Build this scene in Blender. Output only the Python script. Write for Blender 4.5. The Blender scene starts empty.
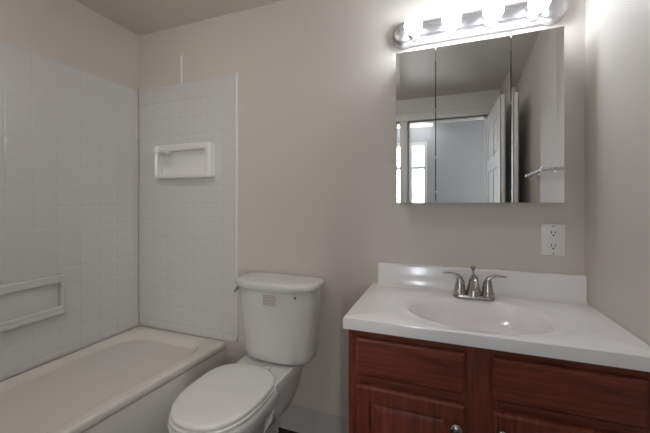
import bpy, bmesh, math, random
from mathutils import Vector, Matrix
random.seed(4)
S = bpy.context.scene
C = S.collection
PI = math.pi

# ---------------------------------------------------------------- camera, world, light, exposure
cam_d = bpy.data.cameras.new('camera')
cam = bpy.data.objects.new('camera', cam_d); C.objects.link(cam)
cam.location = (0, 0, 1.31)
cam.rotation_euler = (math.radians(90), 0, math.atan(115/315))
cam_d.sensor_width = 36; cam_d.lens = 315/650*36; cam_d.shift_y = -13.5/650
cam_d.clip_start = .02
S.camera = cam
S.view_settings.view_transform = 'Standard'; S.view_settings.look = 'None'
S.view_settings.gamma = 1; S.view_settings.use_curve_mapping = False
S.view_settings.exposure = 0.66
S.cycles.use_denoising = True
S.cycles.max_bounces = 14; S.cycles.diffuse_bounces = 10; S.cycles.glossy_bounces = 8
S.cycles.sample_clamp_indirect = 6

BULB = 18.0        # bulb emission strength
BULB_COL = (.87, .925, 1.0)
SKY = 2.0
DAY = 30.0
FILL_DOME = 13.0  # strength of the added fill dome
HALL_LAMP = 3.0

# daylight through the mirrored hall window, fill light through the added second one
for x, wd, z, ht, lc in ((-.316, .176, 1.57, 1.24, (.86, .93, 1.0)), (1.09, .70, 1.50, 1.50, (1.0, .95, .87))):
    ld = bpy.data.lights.new('window_and_fill_light', 'AREA'); ld.shape = 'RECTANGLE'; ld.size = wd; ld.size_y = ht
    ld.energy = DAY*wd*ht; ld.color = lc
    lo = bpy.data.objects.new('window_and_fill_light', ld); C.objects.link(lo)
    lo.location = (x, -2.035, z); lo.rotation_euler = (math.radians(90), 0, 0)

w = bpy.data.worlds.new('sky'); S.world = w; w.use_nodes = True
bg = w.node_tree.nodes['Background']
bg.inputs[0].default_value = (.80, .90, 1.0, 1); bg.inputs[1].default_value = SKY

# ---------------------------------------------------------------- materials
def mat(name, col, rough=.5, metal=0., coat=0., bump=None, noise=None, spec=.5):
    """bump=(scale, strength, distance), noise=(scale, amount)"""
    m = bpy.data.materials.new(name); m.use_nodes = True
    nt = m.node_tree; b = nt.nodes['Principled BSDF']
    b.inputs['Base Color'].default_value = (*col, 1)
    b.inputs['Roughness'].default_value = rough
    b.inputs['Metallic'].default_value = metal
    b.inputs['Coat Weight'].default_value = coat
    b.inputs['Coat Roughness'].default_value = .08
    b.inputs['Specular IOR Level'].default_value = spec
    tc = nt.nodes.new('ShaderNodeTexCoord')
    if bump:
        n = nt.nodes.new('ShaderNodeTexNoise'); n.inputs['Scale'].default_value = bump[0]
        n.inputs['Detail'].default_value = 3
        nt.links.new(tc.outputs['Object'], n.inputs['Vector'])
        bp = nt.nodes.new('ShaderNodeBump'); bp.inputs['Strength'].default_value = bump[1]
        bp.inputs['Distance'].default_value = bump[2]
        nt.links.new(n.outputs['Fac'], bp.inputs['Height'])
        nt.links.new(bp.outputs['Normal'], b.inputs['Normal'])
    if noise:
        n = nt.nodes.new('ShaderNodeTexNoise'); n.inputs['Scale'].default_value = noise[0]
        n.inputs['Detail'].default_value = 4
        nt.links.new(tc.outputs['Object'], n.inputs['Vector'])
        r = nt.nodes.new('ShaderNodeValToRGB')
        k = noise[1]
        r.color_ramp.elements[0].position = .3; r.color_ramp.elements[1].position = .7
        r.color_ramp.elements[0].color = (*[max(0, c*(1-k)) for c in col], 1)
        r.color_ramp.elements[1].color = (*[min(1, c*(1+k)) for c in col], 1)
        nt.links.new(n.outputs['Fac'], r.inputs['Fac'])
        nt.links.new(r.outputs['Color'], b.inputs['Base Color'])
    return m

def emit(name, col, strength):
    m = bpy.data.materials.new(name); m.use_nodes = True
    b = m.node_tree.nodes['Principled BSDF']
    b.inputs['Base Color'].default_value = (.8, .8, .8, 1)
    b.inputs['Emission Color'].default_value = (*col, 1)
    b.inputs['Emission Strength'].default_value = strength
    return m

def wood(name, horizontal=True):
    m = bpy.data.materials.new(name); m.use_nodes = True
    nt = m.node_tree; b = nt.nodes['Principled BSDF']
    tc = nt.nodes.new('ShaderNodeTexCoord'); mp = nt.nodes.new('ShaderNodeMapping')
    mp.inputs['Scale'].default_value = (3, 20, 55) if horizontal else (55, 20, 3)
    nt.links.new(tc.outputs['Object'], mp.inputs['Vector'])
    n = nt.nodes.new('ShaderNodeTexNoise'); n.inputs['Scale'].default_value = 1.3
    n.inputs['Detail'].default_value = 6; n.inputs['Distortion'].default_value = .8
    nt.links.new(mp.outputs['Vector'], n.inputs['Vector'])
    r = nt.nodes.new('ShaderNodeValToRGB')
    r.color_ramp.elements[0].position = .30; r.color_ramp.elements[0].color = (.105, .021, .011, 1)
    r.color_ramp.elements[1].position = .72; r.color_ramp.elements[1].color = (.25, .062, .033, 1)
    nt.links.new(n.outputs['Fac'], r.inputs['Fac'])
    nt.links.new(r.outputs['Color'], b.inputs['Base Color'])
    b.inputs['Roughness'].default_value = .38
    bp = nt.nodes.new('ShaderNodeBump'); bp.inputs['Strength'].default_value = .12; bp.inputs['Distance'].default_value = .001
    nt.links.new(n.outputs['Fac'], bp.inputs['Height']); nt.links.new(bp.outputs['Normal'], b.inputs['Normal'])
    return m

M = dict(
    paint=mat('warm_grey_paint', (.65, .61, .57), .55, bump=(260, .12, .001)),
    front_paint=mat('pale_grey_paint', (.72, .72, .70), .6, bump=(260, .12, .001)),
    ceiling=mat('ceiling_paint', (.68, .64, .58), .45, bump=(38, .6, .005)),
    hall=mat('hall_paint', (.48, .50, .53), .7, bump=(200, .1, .001)),
    hall_dark=mat('hall_side_paint', (.42,.42,.44), .7),
    floor=mat('dark_vinyl', (.022, .014, .011), .4, noise=(14, .5)),
    tile=mat('white_tile_panel', (.67, .675, .68), .045, bump=(55, .16, .003)),
    tile_trim=mat('white_trim', (.84, .84, .84), .3),
    tub=mat('cream_enamel', (.78, .755, .705), .16, coat=.2),
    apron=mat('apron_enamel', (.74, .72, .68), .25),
    ceramic=mat('grey_white_ceramic', (.84, .845, .845), .12, coat=.3),
    china=mat('white_china', (.70, .71, .715), .12, coat=.35),
    seat=mat('seat_plastic', (.82, .82, .81), .24),
    top=mat('cultured_marble', (.90, .89, .91), .12, coat=.3, noise=(5, .02)),
    basin=mat('basin_marble_lighting_tint', (.87, .835, .865), .12, coat=.3),  # marble's own colour plus a pinkish lighting tint painted in for the basin
    wood_h=wood('cherry_wood_across', True), wood_v=wood('cherry_wood_upright', False),
    nickel=mat('brushed_nickel', (.46, .44, .42), .26, metal=1),
    chrome=mat('chrome', (.75, .75, .76), .12, metal=1),
    plate=mat('light_bar_metal', (.50, .49, .50), .34, metal=1),
    mirror=mat('mirror', (.86, .87, .87), .012, metal=1),
    dark=mat('dark_gap', (.02, .02, .02), .6),
    white=mat('white_plastic', (.84, .84, .83), .35),
    base=mat('grey_vinyl_base', (.52, .515, .51), .4),
    door=mat('white_door_paint', (.80, .80, .79), .4),
    red=mat('red_print', (.36, .22, .21), .6),
    glass=None,
)
g = bpy.data.materials.new('window_glass'); g.use_nodes = True
gn = g.node_tree; gn.nodes.remove(gn.nodes['Principled BSDF'])
g1 = gn.nodes.new('ShaderNodeBsdfTransparent'); g2 = gn.nodes.new('ShaderNodeBsdfGlossy'); g2.inputs['Roughness'].default_value = 0
gf = gn.nodes.new('ShaderNodeFresnel'); gf.inputs['IOR'].default_value = 1.45; gm = gn.nodes.new('ShaderNodeMixShader')
gn.links.new(gf.outputs[0], gm.inputs[0]); gn.links.new(g1.outputs[0], gm.inputs[1]); gn.links.new(g2.outputs[0], gm.inputs[2])
gn.links.new(gm.outputs[0], gn.nodes['Material Output'].inputs['Surface'])
M['glass'] = g

# ---------------------------------------------------------------- helpers
WP = {}
def mk(name, bm, m, parent=None, smooth=35, mats=None):
    """link a bmesh written in world coordinates as ONE object"""
    me = bpy.data.meshes.new(name)
    bmesh.ops.recalc_face_normals(bm, faces=bm.faces[:])
    o = bpy.data.objects.new(name, me); C.objects.link(o)
    if parent is not None:
        off = WP[parent.name]
        o.parent = parent
    else:
        off = Vector((0, 0, 0))
    vs = [v.co for v in bm.verts]
    cx = Vector((sum(v.x for v in vs)/len(vs), sum(v.y for v in vs)/len(vs), min(v.z for v in vs)))
    bmesh.ops.translate(bm, verts=bm.verts[:], vec=-cx)
    o.location = cx - off
    WP[o.name] = cx
    bm.to_mesh(me); bm.free()
    for k in (mats or [m]): me.materials.append(k)
    if smooth:
        me.shade_smooth(); me.set_sharp_from_angle(angle=math.radians(smooth))
    return o
def tag(o, label=None, cat=None, group=None, kind=None):
    if label: o['label'] = label
    if cat: o['category'] = cat
    if group: o['group'] = group
    if kind: o['kind'] = kind
    return o
def thing(name, loc, label, cat, group=None):
    o = bpy.data.objects.new(name, None); C.objects.link(o); o.location = loc
    o.empty_display_size = .05
    WP[o.name] = Vector(loc)
    return tag(o, label, cat, group)
def struct(name, bm, m, smooth=0, parent=None, mats=None):
    o = mk(name, bm, m, parent, smooth, mats)
    if parent is None: o['kind'] = 'structure'
    return o
def box(bm, x0, x1, y0, y1, z0, z1, bev=0, seg=2, mi=0):
    r = bmesh.ops.create_cube(bm, size=1)
    vs = r['verts']
    for v in vs:
        v.co = Vector(((x0+x1)/2 + v.co.x*(x1-x0), (y0+y1)/2 + v.co.y*(y1-y0), (z0+z1)/2 + v.co.z*(z1-z0)))
    fs = {f for v in vs for f in v.link_faces}
    for f in fs: f.material_index = mi
    if bev:
        es = list({e for v in vs for e in v.link_edges})
        bmesh.ops.bevel(bm, geom=es, offset=bev, segments=seg, affect='EDGES', profile=.5)
    return bm
def B(*a, **k): return box(bmesh.new(), *a, **k)
def loft(bm, rings, cap0=True, cap1=True, closed=True, mi=0):
    vr = [[bm.verts.new(p) for p in r] for r in rings]
    n = len(vr[0])
    for a, b in zip(vr, vr[1:]):
        for i in range(n if closed else n-1):
            j = (i+1) % n
            f = bm.faces.new((a[i], a[j], b[j], b[i])); f.material_index = mi
    if cap0: bm.faces.new(vr[0][::-1]).material_index = mi
    if cap1: bm.faces.new(vr[-1]).material_index = mi
    return vr
def lathe(bm, prof, origin, axis='Z', n=32, cap0=True, cap1=True):
    """prof: list of (radius, height along axis)"""
    o = Vector(origin)
    rings = []
    for r, h in prof:
        ring = []
        for i in range(n):
            a = 2*PI*i/n; c, s = math.cos(a)*r, math.sin(a)*r
            ring.append(o + {'Z': Vector((c, s, h)), '-Y': Vector((c, -h, s)), 'X': Vector((h, c, s)), '-X': Vector((-h, c, s))}[axis])
        rings.append(ring)
    loft(bm, rings, cap0, cap1)
    return bm
def tube(bm, pts, radii, n=16, flat=1.0, up=Vector((0, 0, 1))):
    """swept tube; flat scales the section along 'up'"""
    pts = [Vector(p) for p in pts]
    if not isinstance(radii, (list, tuple)): radii = [radii]*len(pts)
    rings = []
    for i, p in enumerate(pts):
        d = (pts[min(i+1, len(pts)-1)] - pts[max(i-1, 0)]).normalized()
        s = d.cross(up)
        if s.length < 1e-3: s = d.cross(Vector((0, 1, 0)))
        s.normalize(); u = s.cross(d).normalized()
        fl = flat[i] if isinstance(flat, (list, tuple)) else flat
        rings.append([p + s*math.cos(2*PI*k/n)*radii[i] + u*math.sin(2*PI*k/n)*radii[i]*fl for k in range(n)])
    loft(bm, rings)
    return bm
def smooth_pts(pts, k=6):
    """Catmull-Rom"""
    P = [Vector(p) for p in pts]; P = [2*P[0]-P[1]] + P + [2*P[-1]-P[-2]]
    out = []
    for i in range(1, len(P)-2):
        for j in range(k):
            t = j/k
            out.append(.5*((2*P[i]) + (-P[i-1]+P[i+1])*t + (2*P[i-1]-5*P[i]+4*P[i+1]-P[i+2])*t*t + (-P[i-1]+3*P[i]-3*P[i+1]+P[i+2])*t**3))
    out.append(P[-2]); return out
def frame_xz(bm, x0, x1, z0, z1, ix0, ix1, iz0, iz1, yw, yf, r=.01, rin=.01, back=None, n=6, chamfer=.004):
    """picture-frame solid on a y=const wall: back at yw, front at yf (yf<yw), rounded opening"""
    def rr(a0, a1, b0, b1, rad):
        pts = []
        for cx, cz, st in ((a1-rad, b1-rad, 0), (a0+rad, b1-rad, 90), (a0+rad, b0+rad, 180), (a1-rad, b0+rad, 270)):
            for k in range(n+1):
                a = math.radians(st + 90*k/n)
                pts.append((cx+rad*math.cos(a), cz+rad*math.sin(a)))
        return pts
    O = rr(x0, x1, z0, z1, r); O2 = rr(x0+chamfer, x1-chamfer, z0+chamfer, z1-chamfer, r)
    I2 = rr(ix0-chamfer, ix1+chamfer, iz0-chamfer, iz1+chamfer, rin+chamfer); I = rr(ix0, ix1, iz0, iz1, rin)
    if back is None: back = yw
    rings = [[(x, yw, z) for x, z in O], [(x, yf+chamfer, z) for x, z in O], [(x, yf, z) for x, z in O2],
             [(x, yf, z) for x, z in I2], [(x, yf+chamfer, z) for x, z in I], [(x, back, z) for x, z in I]]
    loft(bm, rings, cap0=True, cap1=True)
    return bm
def rot_z90_to_left(bm, xw):
    """turn something built against a y=0 wall (front towards -y, along x) onto the wall x=xw (front towards +x, along y)"""
    for v in bm.verts:
        x, y, z = v.co
        v.co = Vector((xw - y, x, z))
    return bm

# ---------------------------------------------------------------- room measures
XL, XR, YB, YF, ZC = -2.016, .585, 1.655, -.65, 2.50
T = .1
HYF = -1.93                    # far wall of the hall
# openings
DX0, DX1, DZ = -.339, .469, 2.235
WX0, WX1, WZ0, WZ1 = -.404, -.228, .95, 2.19
VX0, VX1, VZ0, VZ1 = .74, 1.44, .75, 2.25      # made-up second hall window, unseen, added to light the tub side

struct('floor', B(XL-T, 1.6, HYF-T, YB+T, -.1, 0), M['floor'])
struct('ceiling', B(XL-T, 1.6, HYF-T, YB+T, ZC, ZC+.1), M['ceiling'])
struct('wall_back', B(XL-T, XR+T, YB, YB+T, 0, ZC), M['paint'])
struct('wall_left', B(XL-T, XL, YF-T, YB, 0, ZC), M['paint'])
struct('wall_right', B(XR, XR+T, YF-T, YB, 0, ZC), M['paint'])
struct('wall_alcove', B(XL, -1.2, .02, .12, 0, ZC), M['paint'])
bm = bmesh.new()
box(bm, XL, DX0, YF-T, YF, 0, ZC); box(bm, DX1, XR, YF-T, YF, 0, ZC); box(bm, DX0, DX1, YF-T, YF, DZ, ZC)
struct('wall_front', bm, M['front_paint'])
# the hall beyond the doorway
bm = bmesh.new()
box(bm, XL-T, WX0, HYF-T, HYF, 0, ZC); box(bm, WX1, VX0, HYF-T, HYF, 0, ZC); box(bm, VX1, 1.6, HYF-T, HYF, 0, ZC)
box(bm, VX0, VX1, HYF-T, HYF, 0, VZ0); box(bm, VX0, VX1, HYF-T, HYF, VZ1, ZC)
box(bm, WX0, WX1, HYF-T, HYF, 0, WZ0); box(bm, WX0, WX1, HYF-T, HYF, WZ1, ZC)
struct('wall_hall_far', bm, M['hall'])
struct('wall_hall_left', B(XL-T, XL, HYF, YF-T, 0, ZC), M['hall'])
struct('wall_hall_right', B(1.5, 1.6, HYF, YF-T, 0, ZC), M['hall'])
struct('wall_hall_near', B(XR+T, 1.5, YF-T, YF, 0, ZC), M['hall'])
# windows in the hall: the mirrored one, then the one added for fill
for k, (a0, a1, c0, c1, zr) in enumerate(((WX0, WX1, WZ0, WZ1, 1.83), (VX0, VX1, VZ0, VZ1, 1.5))):
    bm = bmesh.new()
    for a in ((a0-.045, a0, c0-.05, c1+.05), (a1, a1+.045, c0-.05, c1+.05), (a0, a1, c1, c1+.05), (a0, a1, c0-.05, c0)):
        box(bm, a[0], a[1], HYF, HYF+.015, a[2], a[3])
    box(bm, a0, a1, HYF-.07, HYF-.04, zr, zr+.045)
    w1 = struct('window_%d' % (k+1), bm, M['door'])
    mk('pane', B(a0, a1, HYF-.06, HYF-.056, c0, c1), M['glass'], w1, 0)
# hall ceiling lamp
hl = thing('ceiling_lamp_and_fill', (-.28, -1.72, 2.5), 'flat white rectangular ceiling lamp in the hall beyond the doorway, seen in the mirror', 'ceiling lamp')
mk('lamp_base', B(-.47, -.09, -1.86, -1.5, 2.485, 2.499, bev=.004), M['white'], hl)
mk('diffuser', B(-.46, -.10, -1.85, -1.51, 2.45, 2.485, bev=.01), emit('lamp_diffuser', (1, .98, .95), HALL_LAMP), hl)

# added fill light: an unseen glowing dome that brightens the tub side
bl = thing('ceiling_lamp_and_fill', (-.95, .35, 2.5), 'added round glowing fill dome on the bathroom ceiling, unseen, brightening the tub side', 'ceiling lamp')
bm = bmesh.new(); lathe(bm, [(.165, -.001), (.165, -.02), (.155, -.028), (.145, -.028)], (-.95, .35, 2.5), n=48); mk('lamp_base', bm, M['chrome'], bl, 40)
bm = bmesh.new(); lathe(bm, [(.150, -.026), (.150, -.04), (.138, -.065), (.11, -.088), (.07, -.102), (.03, -.108), (.001, -.109)], (-.95, .35, 2.5), n=48)
mk('fill_dome', bm, emit('fill_dome_glow', (1.0, .935, .85), FILL_DOME), bl, 80)

# doorway casing
bm = bmesh.new()
def casing(bm, x0, x1, z0, z1, y):
    box(bm, x0, x1, y, y+.018, z0, z1, bev=.005, seg=2)
for yy in (YF, YF-T-.018):
    casing(bm, DX0-.09, DX0-.01, 0, DZ+.01, yy); casing(bm, DX1+.01, DX1+.085, 0, DZ+.01, yy)
    casing(bm, DX0-.09, DX1+.085, DZ+.01, DZ+.09, yy)
box(bm, DX0-.01, DX0+.012, YF-T, YF, 0, DZ); box(bm, DX1-.012, DX1+.01, YF-T, YF, 0, DZ); box(bm, DX0, DX1, YF-T, YF, DZ-.012, DZ+.01)
struct('trim_1', bm, M['door'], 30)

# six panel door, open against the right wall
def panel_door():
    x0, x1 = .462, .503
    y0, L, h = YF+.012, .80, 2.20
    bm = bmesh.new()
    box(bm, x0+.009, x1-.009, y0+.001, y0+L-.001, .011, h-.001)
    cols = ((.11, .36), (.44, .69)); rows = ((.22, .80), (.98, 1.62), (1.74, 2.05))
    for s0, s1 in ((x0, x0+.0095), (x1-.0095, x1)):
        for a, b in ((0, .11), (.36, .44), (.69, L)): box(bm, s0, s1, y0+a, y0+b, .01, h, bev=.002, seg=1)
        for c, d in ((.01, .22), (.80, .98), (1.62, 1.74), (2.05, h)):
            for a, b in cols: box(bm, s0, s1, y0+a-.002, y0+b+.002, c, d, bev=.002, seg=1)
        for a, b in cols:
            for c, d in rows: box(bm, s0+(.003 if s0 == x0 else 0), s1-(.003 if s0 != x0 else 0), y0+a+.03, y0+b-.03, c+.03, d-.03, bev=.004, seg=1)
    box(bm, x0+.0005, x1-.0005, y0+L-.004, y0+L, .0105, h-.0005)
    return bm
d1 = struct('door_1', panel_door(), M['door'], 20)
bm = bmesh.new()
lathe(bm, [(.03, 0), (.03, .006), (.012, .010), (.012, .03), (.026, .042), (.028, .055), (.018, .064), (.002, .066)], (.462, YF+.012+.73, .98), '-X')
mk('handle', bm, M['nickel'], d1)

# baseboards (cove base)
def baseboard(bm, x0, x1, y, h=.14):
    prof = [(0, h), (-.004, h), (-.005, .02), (-.012, .006), (-.018, 0), (0, 0)]
    loft(bm, [[(x0, y+a, b) for a, b in prof], [(x1, y+a, b) for a, b in prof]])
bm = bmesh.new(); baseboard(bm, -1.255, -.325, YB-.0005); struct('baseboard_back', bm, M['base'], 40)
struct('baseboard_right', B(XR-.012, XR-.0005, YF+.005, 1.14, 0, .1), M['base'])
bm = bmesh.new(); box(bm, -1.19, DX0-.092, YF+.0005, YF+.012, 0, .1); struct('baseboard_front', bm, M['base'])

# short painted-over strip on the wall above the surround
bm = B(-1.631, -1.619, 1.645, 1.6545, 2.112, 2.298, bev=.003)
struct('trim_2', bm, M['tile_trim'], 30)

# ---------------------------------------------------------------- tiled surround panels
def tile_panel(L, z0, z1, px=.1155, pz=.1155, start=0.0):
    """tile-pattern moulding in a local frame: along x 0..L, thickness towards -y, from y=0"""
    bm = bmesh.new()
    th, g = .006, .0026
    box(bm, 0, L, -th, 0, z0, z1)
    # tiles counted down from the top
    x = start - px if start > 0 else start
    while x < L - .01:
        a, b = max(x+g/2, .001), min(x+px-g/2, L-.001)
        z = z1
        while z > z0 + .01:
            c, d = max(z-pz+g/2, z0+.001), z-g/2
            if b-a > .012 and d-c > .012:
                t0, t1 = th-.0005, th+.0013
                R = lambda i, t: [(a+i, -t, c+i), (b-i, -t, c+i), (b-i, -t, d-i), (a+i, -t, d-i)]
                loft(bm, [R(0, t0), R(.0008, t0+.0009), R(.0025, t1-.0005), R(.0050, t1-.0001), R(.0075, t1), R(.0090, t1)], cap0=False)
            z -= pz
        x += px
    return bm
tp = thing('tub_surround_panel', (XL, .9, .45), 'long grey-white embossed tile panel on the left wall along the tub', 'wall panel', None)
bm = tile_panel(1.52, .445, 2.10, start=.093)
for v in bm.verts: v.co = Vector((XL - v.co.y + .0005, .125 + v.co.x, v.co.z))
mk('tile_sheet', bm, M['tile'], tp, 60)
tp2 = thing('tub_surround_panel', (-1.6, YB, .45), 'narrow grey-white embossed tile panel on the back wall above the tub end', 'wall panel', None)
bm = tile_panel(.815, .445, 2.108, start=.0065)
for v in bm.verts: v.co = Vector((XL + .013 + v.co.x, YB - .0005 + v.co.y, v.co.z))
mk('tile_sheet', bm, M['tile'], tp2, 60)
mk('edge_trim', B(-1.188, -1.178, YB-.014, YB-.0008, .445, 2.118, bev=.003), M['tile_trim'], tp2)

# moulded shelf frame on the left wall
bm = bmesh.new()
# along x (-> y of the room) 0.55..1.185, against y=0
frame_xz(bm, .56, 1.166, .690, .912, .60, 1.143, .735, .866, 0, -.030, r=.006, rin=.006, back=-.004, chamfer=.008)
box(bm, .575, 1.15, -.040, -.02, .694, .716, bev=.006)
for v in bm.verts: v.co = Vector((XL + .009 - v.co.y, v.co.x, v.co.z))
o = mk('soap_shelf', bm, M['tile'], None, 40)
tag(o, 'long low rectangular moulded shelf recess on the left tile wall over the tub', 'shelf')

# soap dish with bar post on the back wall
sd = thing('soap_dish', (-1.6, YB-.01, 1.47), 'small white ceramic soap dish frame with a bar stub on the back wall tiles', 'soap dish')
bm = bmesh.new()
frame_xz(bm, -1.798, -1.342, 1.472, 1.692, -1.774, -1.376, 1.492, 1.652, YB-.0100, YB-.070, r=.012, rin=.02, back=YB-.016, chamfer=.006)
mk('dish_frame', bm, M['ceramic'], sd, 40)
bm = bmesh.new()
tube(bm, [(-1.705, YB-.02, 1.655), (-1.705, YB-.120, 1.652)], [.024, .021], 20)
lathe(bm, [(.021, 0), (.026, .004), (.026, .02), (.018, .026), (.002, .028)], (-1.705, YB-.115, 1.652), '-Y', 20)
tube(bm, [(-1.70, YB-.122, 1.650), (-1.625, YB-.122, 1.644)], [.018, .017], 16)
mk('bar_stub', bm, M['ceramic'], sd, 45)

# ---------------------------------------------------------------- bathtub
def rrect(x0, x1, y0, y1, z, rad, n=8):
    pts = []
    for cx, cy, st in ((x1-rad, y1-rad, 0), (x0+rad, y1-rad, 90), (x0+rad, y0+rad, 180), (x1-rad, y0+rad, 270)):
        for k in range(n+1):
            a = math.radians(st+90*k/n); pts.append((cx+rad*math.cos(a), cy+rad*math.sin(a), z))
    return pts
tub = thing('bathtub', (-1.64, .9, 0), 'long cream bathtub set in the alcove along the left wall', 'bathtub')
bm = bmesh.new()
X0, X1, Y0, Y1 = XL+.003, -1.262, .125, YB-.003
def skew(bm):                                  # the tub's room side runs slightly out of square with the wall
    for v in bm.verts: v.co.x -= (Y1 - v.co.y)*.085*(v.co.x-X0)/(X1-X0)
    return bm
rings = [rrect(X0+.03, X1-.03, Y0+.03, Y1-.03, .399, .012), rrect(X0, X1-.003, Y0, Y1, .399, .012),
         rrect(X0, X1, Y0, Y1, .402, .012), rrect(X0, X1, Y0, Y1, .428, .012), rrect(X0+.003, X1-.003, Y0+.003, Y1-.003, .436, .014),
         rrect(X0+.009, X1-.010, Y0+.009, Y1-.009, .4405, .018), rrect(X0+.014, X1-.017, Y0+.014, Y1-.014, .441, .02)]
bx0, bx1, by0, by1 = X0+.020, X1-.074, Y0+.10, Y1-.046
prof = [(-.014, .441), (-.006, .4397), (.002, .4355), (.009, .428), (.016, .416), (.023, .40), (.032, .37), (.043, .33), (.055, .29), (.069, .25), (.085, .212), (.105, .175), (.13, .145), (.16, .122), (.20, .105), (.25, .098)]
for ins, z in prof:
    rings.append(rrect(bx0+ins, bx1-ins, by0+ins*1.3, by1-ins*1.9, z, .16-ins*.3))
loft(bm, rings)
mk('tub_basin', skew(bm), M['tub'], tub, 75)
bm = bmesh.new()
box(bm, X1-.030, X1-.004, Y0, Y1, .0, .395, bev=.002)
mk('apron', skew(bm), M['apron'], tub)
bm = bmesh.new(); lathe(bm, [(.035, 0), (.033, .004), (.01, .006), (.002, .004)], (-1.64, .42, .089)); mk('drain', bm, M['chrome'], tub)

# ---------------------------------------------------------------- toilet
TX = -.893
toilet = thing('toilet', (TX, 1.25, 0), 'two-piece white toilet with closed lid between the tub and the vanity', 'toilet')
def tank_ring(a, yb, yf, z, bow=.03, n=96, e=4.2, cx=TX):
    yc = (yb+yf)/2; b = (yb-yf)/2; pts = []
    for i in range(n):
        t = 2*PI*i/n; c, s = math.cos(t), math.sin(t)
        x = a*math.copysign(abs(c)**(2/e), c); y = b*math.copysign(abs(s)**(2/e), s)
        if y < 0: y -= bow*(1-(x/a)**2)*(-y/b)
        pts.append((cx+x, yc+y, z))
    return pts
TKX = -.825
def tk(a, yb, yf, z, bow=.03, e=4.2): return tank_ring(a, yb, yf, z, bow, e=e, cx=TKX)
bm = bmesh.new()
loft(bm, [tk(.165, 1.61, 1.50, .474, .02), tk(.186, 1.625, 1.476, .477, .028), tk(.196, 1.632, 1.464, .490, .034), tk(.201, 1.634, 1.460, .52, .035), tk(.214, 1.638, 1.452, .66, .036), tk(.226, 1.639, 1.444, .80, .038), tk(.231, 1.640, 1.440, .862, .038)])
mk('tank', bm, M['china'], toilet, 45)
bm = bmesh.new()
loft(bm, [tk(.225, 1.638, 1.446, .8615, .038), tk(.240, 1.643, 1.432, .8625, .04), tk(.244, 1.645, 1.428, .868, .04), tk(.245, 1.645, 1.427, .888, .04),
          tk(.243, 1.644, 1.430, .895, .04), tk(.236, 1.639, 1.437, .900, .038), tk(.21, 1.62, 1.455, .9025, .034), tk(.12, 1.57, 1.51, .904, .02)])
mk('tank_lid', bm, M['china'], toilet, 45)
def egg(cx, yf, yb, hw, z, n=64, e=2.25, widest=.55):
    """front at yf (small y), back at yb"""
    ym = yf + (yb-yf)*widest; pts = []; fe = 2.4
    for i in range(n):
        t = 2*PI*i/n; c, s = math.cos(t), math.sin(t)
        x = hw*math.copysign(abs(c)**(2/e), c)
        if s < 0: y = ym + (ym-yf)*math.copysign(abs(s)**(2/fe), s)
        else: y = ym + (yb-ym)*math.copysign(abs(s)**(2/3.2), s)
        pts.append((cx+x, y, z))
    return pts
# bowl: foot, waist, rim
bm = bmesh.new()
loft(bm, [egg(TX, 1.10, 1.56, .115, .001), egg(TX, 1.10, 1.56, .115, .02), egg(TX, 1.12, 1.555, .100, .05), egg(TX, 1.10, 1.55, .095, .14),
          egg(TX, 1.05, 1.53, .105, .21), egg(TX, .985, 1.50, .138, .29), egg(TX, .935, 1.47, .168, .35), egg(TX, .918, 1.45, .187, .39), egg(TX, .910, 1.445, .192, .42),
          egg(TX, .909, 1.445, .193, .437), egg(TX, .915, 1.44, .189, .443), egg(TX, .93, 1.42, .165, .444)])
mk('bowl', bm, M['china'], toilet, 50)
bm = bmesh.new()
def deck(hw, hwb, y0, y1, z):
    DX = TX+.037
    return [(DX-hw, y0, z), (DX+hw, y0, z), (DX+(hw+hwb)/2, y0+.12, z), (DX+hwb, y1-.05, z), (DX+hwb-.01, y1-.01, z), (DX+hwb-.03, y1, z), (DX-hwb+.03, y1, z), (DX-hwb+.01, y1-.01, z), (DX-hwb, y1-.05, z), (DX-(hw+hwb)/2, y0+.12, z)]
loft(bm, [deck(.06, .085, 1.30, 1.60, .20), deck(.125, .125, 1.29, 1.62, .30), deck(.140, .145, 1.285, 1.632, .40), deck(.150, .158, 1.28, 1.638, .43), deck(.150, .160, 1.28, 1.638, .462), deck(.147, .156, 1.283, 1.634, .469)])
mk('tank_deck', bm, M['china'], toilet, 50)
bm = bmesh.new()
loft(bm, [egg(TX, .925, 1.395, .178, .4445), egg(TX, .918, 1.40, .185, .448), egg(TX, .916, 1.40, .187, .457), egg(TX, .920, 1.397, .183, .462)])
mk('seat', bm, M['seat'], toilet, 50)
bm = bmesh.new()
loft(bm, [egg(TX, .932, 1.389, .174, .4635), egg(TX, .925, 1.394, .182, .466), egg(TX, .923, 1.396, .184, .474), egg(TX, .927, 1.392, .180, .481), egg(TX, .940, 1.38, .165, .4845), egg(TX, 1.0, 1.33, .11, .4865)])
mk('seat_lid', bm, M['seat'], toilet, 50)
for sx in (-1, 1):
    mk('hinge', B(TX+sx*.07-.018, TX+sx*.07+.018, 1.385, 1.408, .4685, .478, bev=.007), M['seat'], toilet)
bm = bmesh.new()
lathe(bm, [(.014, 0), (.014, .004), (.008, .006), (.008, .010), (.011, .012), (.011, .020), (.004, .021)], (TKX-.224, 1.49, .838), '-X', 20)
tube(bm, smooth_pts([(TKX-.238, 1.49, .838), (TKX-.239, 1.478, .833), (TKX-.238, 1.462, .820)], 5), .0085, 12)
ml = mk('flush_lever', bm, M['chrome'], toilet, 45); ml['label'] = 'chrome lever'
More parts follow.
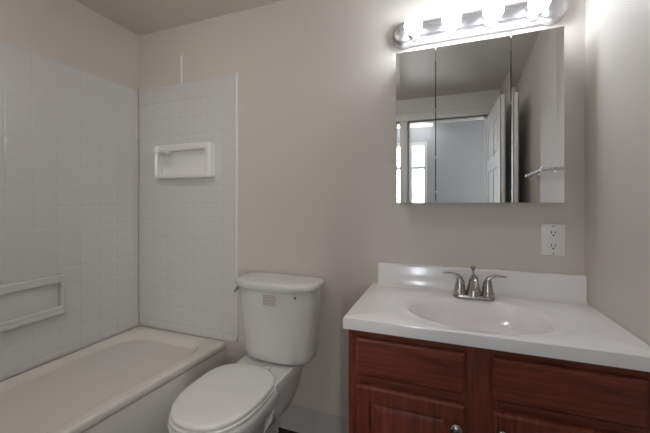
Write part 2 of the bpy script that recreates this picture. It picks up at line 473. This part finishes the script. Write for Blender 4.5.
# printed notice on the tank (thin lines of tiny print) and a small round mark, lying on the curved front
def tank_front(x, z):
    k = (z-.66)/.14
    a = .214+.012*k; yb = 1.638+.001*k; yf = 1.452-.008*k; bow = .036+.002*k
    u = min(abs((x-TKX)/a), .999); b = (yb-yf)/2
    s = (1-u**4.2)**(1/4.2)
    return (yb+yf)/2 - b*s - bow*(1-u*u)*s
bm = bmesh.new()
for k in range(7):
    z = .838 - k*.0082
    xx = TKX-.026
    end = TKX+.052 + random.uniform(-.012, .0)
    while xx < end:
        wd = random.uniform(.006, .016)
        x1 = min(xx+wd, end)
        pts = []
        vs = []
        for x, zz in ((xx, z), (x1, z), (x1, z+.0035), (xx, z+.0035)):
            vs.append((x, tank_front(x, zz)-.0006, zz))
        vb = [(a, b+.0009, c) for a, b, c in vs]
        loft(bm, [vb, vs])
        xx = x1+.0025
nt_ = mk('printed_notice', bm, M['red'], toilet, 0); nt_['label'] = 'faded red block of tiny print'
bm = bmesh.new(); yy = tank_front(TKX+.135, .775)
lathe(bm, [(.006, 0), (.006, .0015)], (TKX+.145, tank_front(TKX+.145, .835)+.0005, .835), '-Y', 16)
mk('maker_mark', bm, M['dark'], toilet)

# ---------------------------------------------------------------- vanity cabinet
vc = thing('vanity_cabinet', (.13, 1.4, 0), 'reddish-brown cherry wood vanity cabinet beneath the white countertop', 'cabinet')
CX0, CX1, CYF = -.324, .583, 1.147
bm = bmesh.new()
box(bm, CX0, CX0+.016, CYF+.0205, YB-.02, .10, .843); box(bm, CX1-.016, CX1, CYF+.0205, YB-.02, .10, .843)
box(bm, CX0+.0155, CX1-.0155, CYF+.0205, YB-.02, .10, .118); box(bm, CX0+.0155, CX1-.0155, YB-.028, YB-.02, .117, .843)
box(bm, CX0+.02, CX1-.02, CYF+.07, YB-.02, .001, .1005)
mk('body', bm, M['wood_v'], vc, 0)
for a in ((CX0, CX0+.045), (.066, .172), (.530, CX1)):
    mk('frame_stile', B(a[0], a[1], CYF, CYF+.02, .10, .843, bev=.0008, seg=1), M['wood_v'], vc, 30)
for a in ((CX0+.0455, .0655), (.1725, .5295)):
    for z in ((.805, .843), (.635, .69), (.10, .13)): mk('frame_rail', B(a[0], a[1], CYF, CYF+.0195, z[0], z[1]), M['wood_h'], vc, 0)
def front(name, x0, x1, z0, z1, m, parent, panel=False):
    bm = bmesh.new(); y = CYF-.0005; t = .022
    def R(i, yy): return [(x0+i, yy, z0+i), (x1-i, yy, z0+i), (x1-i, yy, z1-i), (x0+i, yy, z1-i)]
    rings = [R(0, y), R(0, y-t*.45), R(.003, y-t*.75), R(.010, y-t)]
    if panel:
        rings += [R(.052, y-t), R(.056, y-t+.007), R(.066, y-t+.008), R(.090, y-t+.001)]
    loft(bm, rings)
    return mk(name, bm, m, parent, 20)
def knob(x, z, parent):
    bm = bmesh.new()
    lathe(bm, [(.008, 0), (.008, .002), (.0055, .006), (.0055, .013), (.014, .018), (.0195, .023), (.0195, .028), (.0145, .033), (.007, .0355), (.001, .036)], (x, CYF-.022, z), '-Y', 28)
    k = mk('knob', bm, M['nickel'], parent, 50); k['label'] = 'round brushed nickel knob'
front('drawer_front', -.293, .080, .677, .816, M['wood_h'], vc)
front('drawer_front', .158, .548, .677, .816, M['wood_h'], vc)
dl = front('door', -.293, .080, .085, .645, M['wood_v'], vc, True); knob(.050, .577, dl)
dr = front('door', .158, .548, .085, .645, M['wood_v'], vc, True); knob(.184, .588, dr)

# countertop with integral oval basin
ct = thing('countertop', (.13, 1.4, .845), 'white cultured marble countertop with an integral oval basin, on the wooden vanity', 'countertop')
TX0, TX1, TY0, TY1, ZT = -.338, .583, 1.120, 1.653, .887
SCX, SCY, SA, SB = .135, 1.362, .258, .182
def rect_ring(x0, x1, y0, y1, z, n=96):
    pts = []
    for i in range(n):
        a = 2*PI*(i+.5)/n; c, s = math.cos(a), math.sin(a)
        k = []
        if c > 0: k.append((x1-SCX)/c)
        if c < 0: k.append((x0-SCX)/c)
        if s > 0: k.append((y1-SCY)/s)
        if s < 0: k.append((y0-SCY)/s)
        r = min(k); pts.append(Vector((SCX+c*r, SCY+s*r, z)))
    # snap nearest points to the corners
    for cx in (x0, x1):
        for cy in (y0, y1):
            j = min(range(n), key=lambda q: (pts[q].x-cx)**2+(pts[q].y-cy)**2)
            pts[j] = Vector((cx, cy, z))
    return pts
def ell(a, b, z, dy=0, n=96):
    return [Vector((SCX+math.cos(2*PI*(i+.5)/n)*a, SCY+dy+math.sin(2*PI*(i+.5)/n)*b, z)) for i in range(n)]
bm = bmesh.new()
rings = [rect_ring(TX0+.02, TX1-.001, TY0+.02, TY1, .8452), rect_ring(TX0, TX1, TY0, TY1, .8452), rect_ring(TX0, TX1, TY0, TY1, .848), rect_ring(TX0, TX1, TY0, TY1, .881), rect_ring(TX0+.0015, TX1, TY0+.0015, TY1, .8852), rect_ring(TX0+.005, TX1, TY0+.005, TY1, ZT),
         ell(SA+.082, .236, ZT, .012), ell(SA+.074, .228, ZT-.0015, .012), ell(SA+.055, .216, ZT-.0030, .010), ell(SA+.024, SB+.018, ZT-.004, .002)]
vr = loft(bm, rings, cap0=False, cap1=False)
rings = [ell(SA+.024, SB+.018, ZT-.004, .002), ell(SA+.008, SB+.006, ZT-.0065), ell(SA-.004, SB-.004, ZT-.0135), ell(SA-.014, SB-.014, ZT-.026), ell(SA-.028, SB-.024, ZT-.055), ell(SA-.055, SB-.042, ZT-.09), ell(SA-.095, SB-.070, ZT-.118), ell(.11, .075, ZT-.135, .005), ell(.04, .035, ZT-.142, .01), ell(.024, .022, ZT-.145, .01)]
loft(bm, rings, cap0=False, cap1=True, mi=1)
bmesh.ops.remove_doubles(bm, verts=bm.verts[:], dist=1e-6)
mk('slab', bm, M['top'], ct, 40, mats=[M['top'], M['basin']])
bm = bmesh.new()
prof = [(TY1, ZT-.002), (TY1, 1.0), (TY1-.012, 1.0), (TY1-.018, .997), (TY1-.021, .990), (TY1-.022, .93), (TY1-.024, .905), (TY1-.030, .892), (TY1-.040, ZT+.0002)]
loft(bm, [[(TX0+.037, y, z) for y, z in prof], [(TX1, y, z) for y, z in prof]])
mk('backsplash', bm, M['top'], ct, 45)
bm = bmesh.new(); lathe(bm, [(.023, 0), (.022, .003), (.016, .0035), (.015, .001), (.001, .001)], (SCX, SCY+.01, ZT-.1455)); mk('drain', bm, M['nickel'], ct)

# ---------------------------------------------------------------- faucet
FX, FY = .142, 1.562
fa = thing('faucet', (FX, FY, ZT), 'brushed nickel two-handle faucet behind the oval basin', 'faucet')
def stad(hx, r, z, n=12):
    pts = []
    for k in range(n+1):
        a = -PI/2+PI*k/n; pts.append((FX+hx+math.cos(a)*r, FY+math.sin(a)*r, z))
    for k in range(n+1):
        a = PI/2+PI*k/n; pts.append((FX-hx+math.cos(a)*r, FY+math.sin(a)*r, z))
    return pts
bm = bmesh.new(); loft(bm, [stad(.058, .028, ZT-.0002), stad(.058, .028, ZT+.006), stad(.058, .025, ZT+.012), stad(.058, .018, ZT+.014)])
mk('base_plate', bm, M['nickel'], fa, 40)
for s in (-1, 1):
    bm = bmesh.new(); hx = FX+s*.057
    lathe(bm, [(.0270, .010), (.0270, .024), (.0245, .027), (.0235, .029), (.0200, .050), (.0165, .070), (.0135, .080), (.008, .085), (.001, .086)], (hx, FY, ZT), n=28)
    lv = smooth_pts([(hx-s*.012, FY, ZT+.040), (hx-s*.008, FY-.001, ZT+.066), (hx+s*.006, FY-.002, ZT+.090), (hx+s*.034, FY-.004, ZT+.101), (hx+s*.073, FY-.006, ZT+.100)], 6)
    q = len(lv)
    tube(bm, lv, [.012+.003*math.sin(PI*min(1, i/(q-1)*1.3))-.0040*(i/(q-1)) for i in range(q)], 14, flat=[.85-.35*(i/(q-1)) for i in range(q)], up=Vector((0, 1, 0)).cross(Vector((s, 0, .3))))
    mk('handle', bm, M['nickel'], fa, 50)
bm = bmesh.new()
# spout: wide body narrowing upward and curving forward
pts = smooth_pts([(FX, FY, ZT+.010), (FX, FY-.001, ZT+.045), (FX, FY-.008, ZT+.078), (FX, FY-.030, ZT+.095), (FX, FY-.062, ZT+.088), (FX, FY-.090, ZT+.062)], 5)
n = len(pts); rad = [.0340+( .0135-.0340)*min(1, (i/(n-1))*1.7)**.85 for i in range(n)]
tube(bm, pts, rad, 24, up=Vector((1, 0, 0)))
tube(bm, [pts[-2], Vector(pts[-1])+Vector((0, -.003, -.010))], [.0125, .012], 20, up=Vector((1, 0, 0)))
mk('spout', bm, M['nickel'], fa, 50)
bm = bmesh.new()
lathe(bm, [(.003, .05), (.003, .112), (.0045, .114), (.0105, .124), (.0115, .130), (.008, .134), (.001, .135)], (FX, FY+.022, ZT), n=20)
mk('lift_rod', bm, M['nickel'], fa, 50)

# ---------------------------------------------------------------- medicine cabinet
mc = thing('medicine_cabinet', (.138, 1.6, 1.31), 'three-door mirrored medicine cabinet on the wall above the vanity', 'medicine cabinet')
KX0, KX1, KZ0, KZ1, KY = -.199, .4735, 1.312, 2.028, 1.54
mk('body', B(KX0+.004, KX1-.004, KY+.014, YB-.001, KZ0+.004, KZ1-.004), M['white'], mc, 0)
mk('gap_shade', B(KX0+.008, KX1-.008, KY+.009, KY+.0139, KZ0+.008, KZ1-.008), M['dark'], mc, 0)  # dark sheet behind the doors, standing in for shade in their gaps
def mirror_door(x0, x1, ang=0, bl=0, br=0):
    t = .006
    pv = Vector((x0, KY+.004, 0))
    def place(bm):
        bmesh.ops.rotate(bm, verts=bm.verts[:], cent=pv, matrix=Matrix.Rotation(math.radians(ang), 3, 'Z')); return bm
    d = mk('door', place(B(x0, x1, KY+.002, KY+.008, KZ0, KZ1)), M['chrome'], mc, 0)
    # mirror glass: flat field and a narrow bevelled band on the outer side, edges polished
    xs = [x0] + ([x0+bl] if bl else []) + ([x1-br] if br else []) + [x1]
    e = .0126
    bm = bmesh.new()
    top = []
    for x in xs:
        y = KY
        if bl and x == x0: y = KY - bl*math.tan(math.radians(BEV))
        if br and x == x1: y = KY - br*math.tan(math.radians(BEV))
        top.append((x, y))
    bot = [(xs[-1], KY+.0019), (xs[0], KY+.0019)]
    loft(bm, [[(x, y, KZ0) for x, y in top+bot], [(x, y, KZ1) for x, y in top+bot]])
    mk('mirror_glass', place(bm), M['mirror'], d, 0)
BEV = 1.9
mirror_door(KX0, -.0205, bl=.019)
mirror_door(-.0165, .2835)
mirror_door(.2875, KX1, ang=-1.9, br=.027)
for gx in (-.0185, .2855):
    for z in (1.36, 1.52, 1.74, 1.99):
        o = mk('door_clip', B(gx-.0013, gx+.0013, KY+.001, KY+.0088, z-(.025 if z > 1.9 else .006), z+(.03 if z > 1.9 else .006)), M['chrome'], mc, 0)

# ---------------------------------------------------------------- light bar
LX0, LX1, LZ = -.170, .455, 2.158
lf = thing('vanity_light', (.14, YB, 2.16), 'polished metal light bar with four round globe bulbs above the mirrored cabinet', 'wall lamp')
bm = bmesh.new()
def barprof(x, k=1.0):
    p = [(YB-.001, LZ-.056*k), (YB-.020, LZ-.056*k), (YB-.024, LZ-.052*k), (YB-.030, LZ-.046*k), (YB-.030, LZ-.042*k), (YB-.038, LZ-.036*k), (YB-.038, LZ-.032*k), (YB-.046, LZ-.022*k),
         (YB-.048, LZ), (YB-.046, LZ+.022*k), (YB-.038, LZ+.032*k), (YB-.038, LZ+.036*k), (YB-.030, LZ+.042*k), (YB-.030, LZ+.046*k), (YB-.024, LZ+.052*k), (YB-.020, LZ+.056*k), (YB-.001, LZ+.056*k)]
    return [(x, a, b) for a, b in p]
loft(bm, [barprof(LX0), barprof(LX1)])
mk('back_bar', bm, M['plate'], lf, 25)
for x in (LX0, LX1):
    bm = bmesh.new()
    lathe(bm, [(.062, .001), (.062, .030), (.058, .040), (.050, .048), (.040, .052), (.010, .053)], (x, YB, LZ), '-Y', 40)
    mk('end_cap', bm, M['plate'], lf, 35)
bulb_m = emit('lit_bulb', BULB_COL, BULB)
for x in (-.118, .050, .218, .386):
    bm = bmesh.new()
    lathe(bm, [(.034, .040), (.034, .055), (.031, .060), (.026, .074), (.018, .076)], (x, YB, LZ-.012), '-Y', 28)
    mk('socket', bm, M['plate'], lf, 35)
    bm = bmesh.new()
    prof = [(.015, .072), (.017, .082)]
    R_, cy = .0405, .124
    for k in range(2, 19):
        a = PI*k/18 ; prof.append((max(.0006, R_*math.sin(a)), cy - R_*math.cos(a)))
    lathe(bm, prof, (x, YB, LZ-.014), '-Y', 28)
    mk('light_bulb', bm, bulb_m, lf, 80)

# ---------------------------------------------------------------- outlet
ou = thing('wall_outlet', (.469, YB, 1.078), 'white double electrical outlet on the back wall right of the faucet', 'outlet')
mk('cover_plate', B(.424, .513, YB-.007, YB-.0005, 1.079, 1.216, bev=.003), M['white'], ou)
for zc in (1.176, 1.118):
    bm = bmesh.new(); box(bm, .451, .486, YB-.0095, YB-.006, zc-.0195, zc+.0195, bev=.0012)
    r = mk('receptacle', bm, M['white'], ou)
    bm = bmesh.new()
    box(bm, .4595, .4625, YB-.0100, YB-.0085, zc+.000, zc+.011); box(bm, .4745, .4775, YB-.0100, YB-.0085, zc+.001, zc+.010)
    lathe(bm, [(.0035, 0), (.0035, .0010)], (.4685, YB-.009, zc-.008), '-Y', 12)
    mk('slots', bm, M['dark'], r, 0)
mk('test_button', B(.458, .467, YB-.0095, YB-.006, 1.143, 1.151, bev=.0008), M['tile_trim'], ou)
mk('test_button', B(.470, .479, YB-.0095, YB-.006, 1.143, 1.151, bev=.0008), M['tile_trim'], ou)
for z in (1.088, 1.207):
    bm = bmesh.new(); lathe(bm, [(.003, 0), (.0028, .001)], (.4685, YB-.007, z), '-Y', 12); mk('screw', bm, M['nickel'], ou)

# ---------------------------------------------------------------- towel bar on the right wall (seen in the mirror)
tb = thing('towel_bar', (XR, .9, 1.49), 'chrome towel bar on the right wall, seen reflected in the cabinet mirror', 'towel bar')
for y in (.93, .44):
    bm = bmesh.new()
    lathe(bm, [(.026, .0005), (.026, .005), (.020, .009), (.010, .012), (.009, .055), (.013, .059), (.013, .078), (.004, .080)], (XR, y, 1.505), '-X', 24)
    mk('post', bm, M['chrome'], tb, 40)
bm = bmesh.new(); tube(bm, [(XR-.069, .435, 1.505), (XR-.069, .935, 1.505)], .0115, 18); mk('bar', bm, M['chrome'], tb, 45)
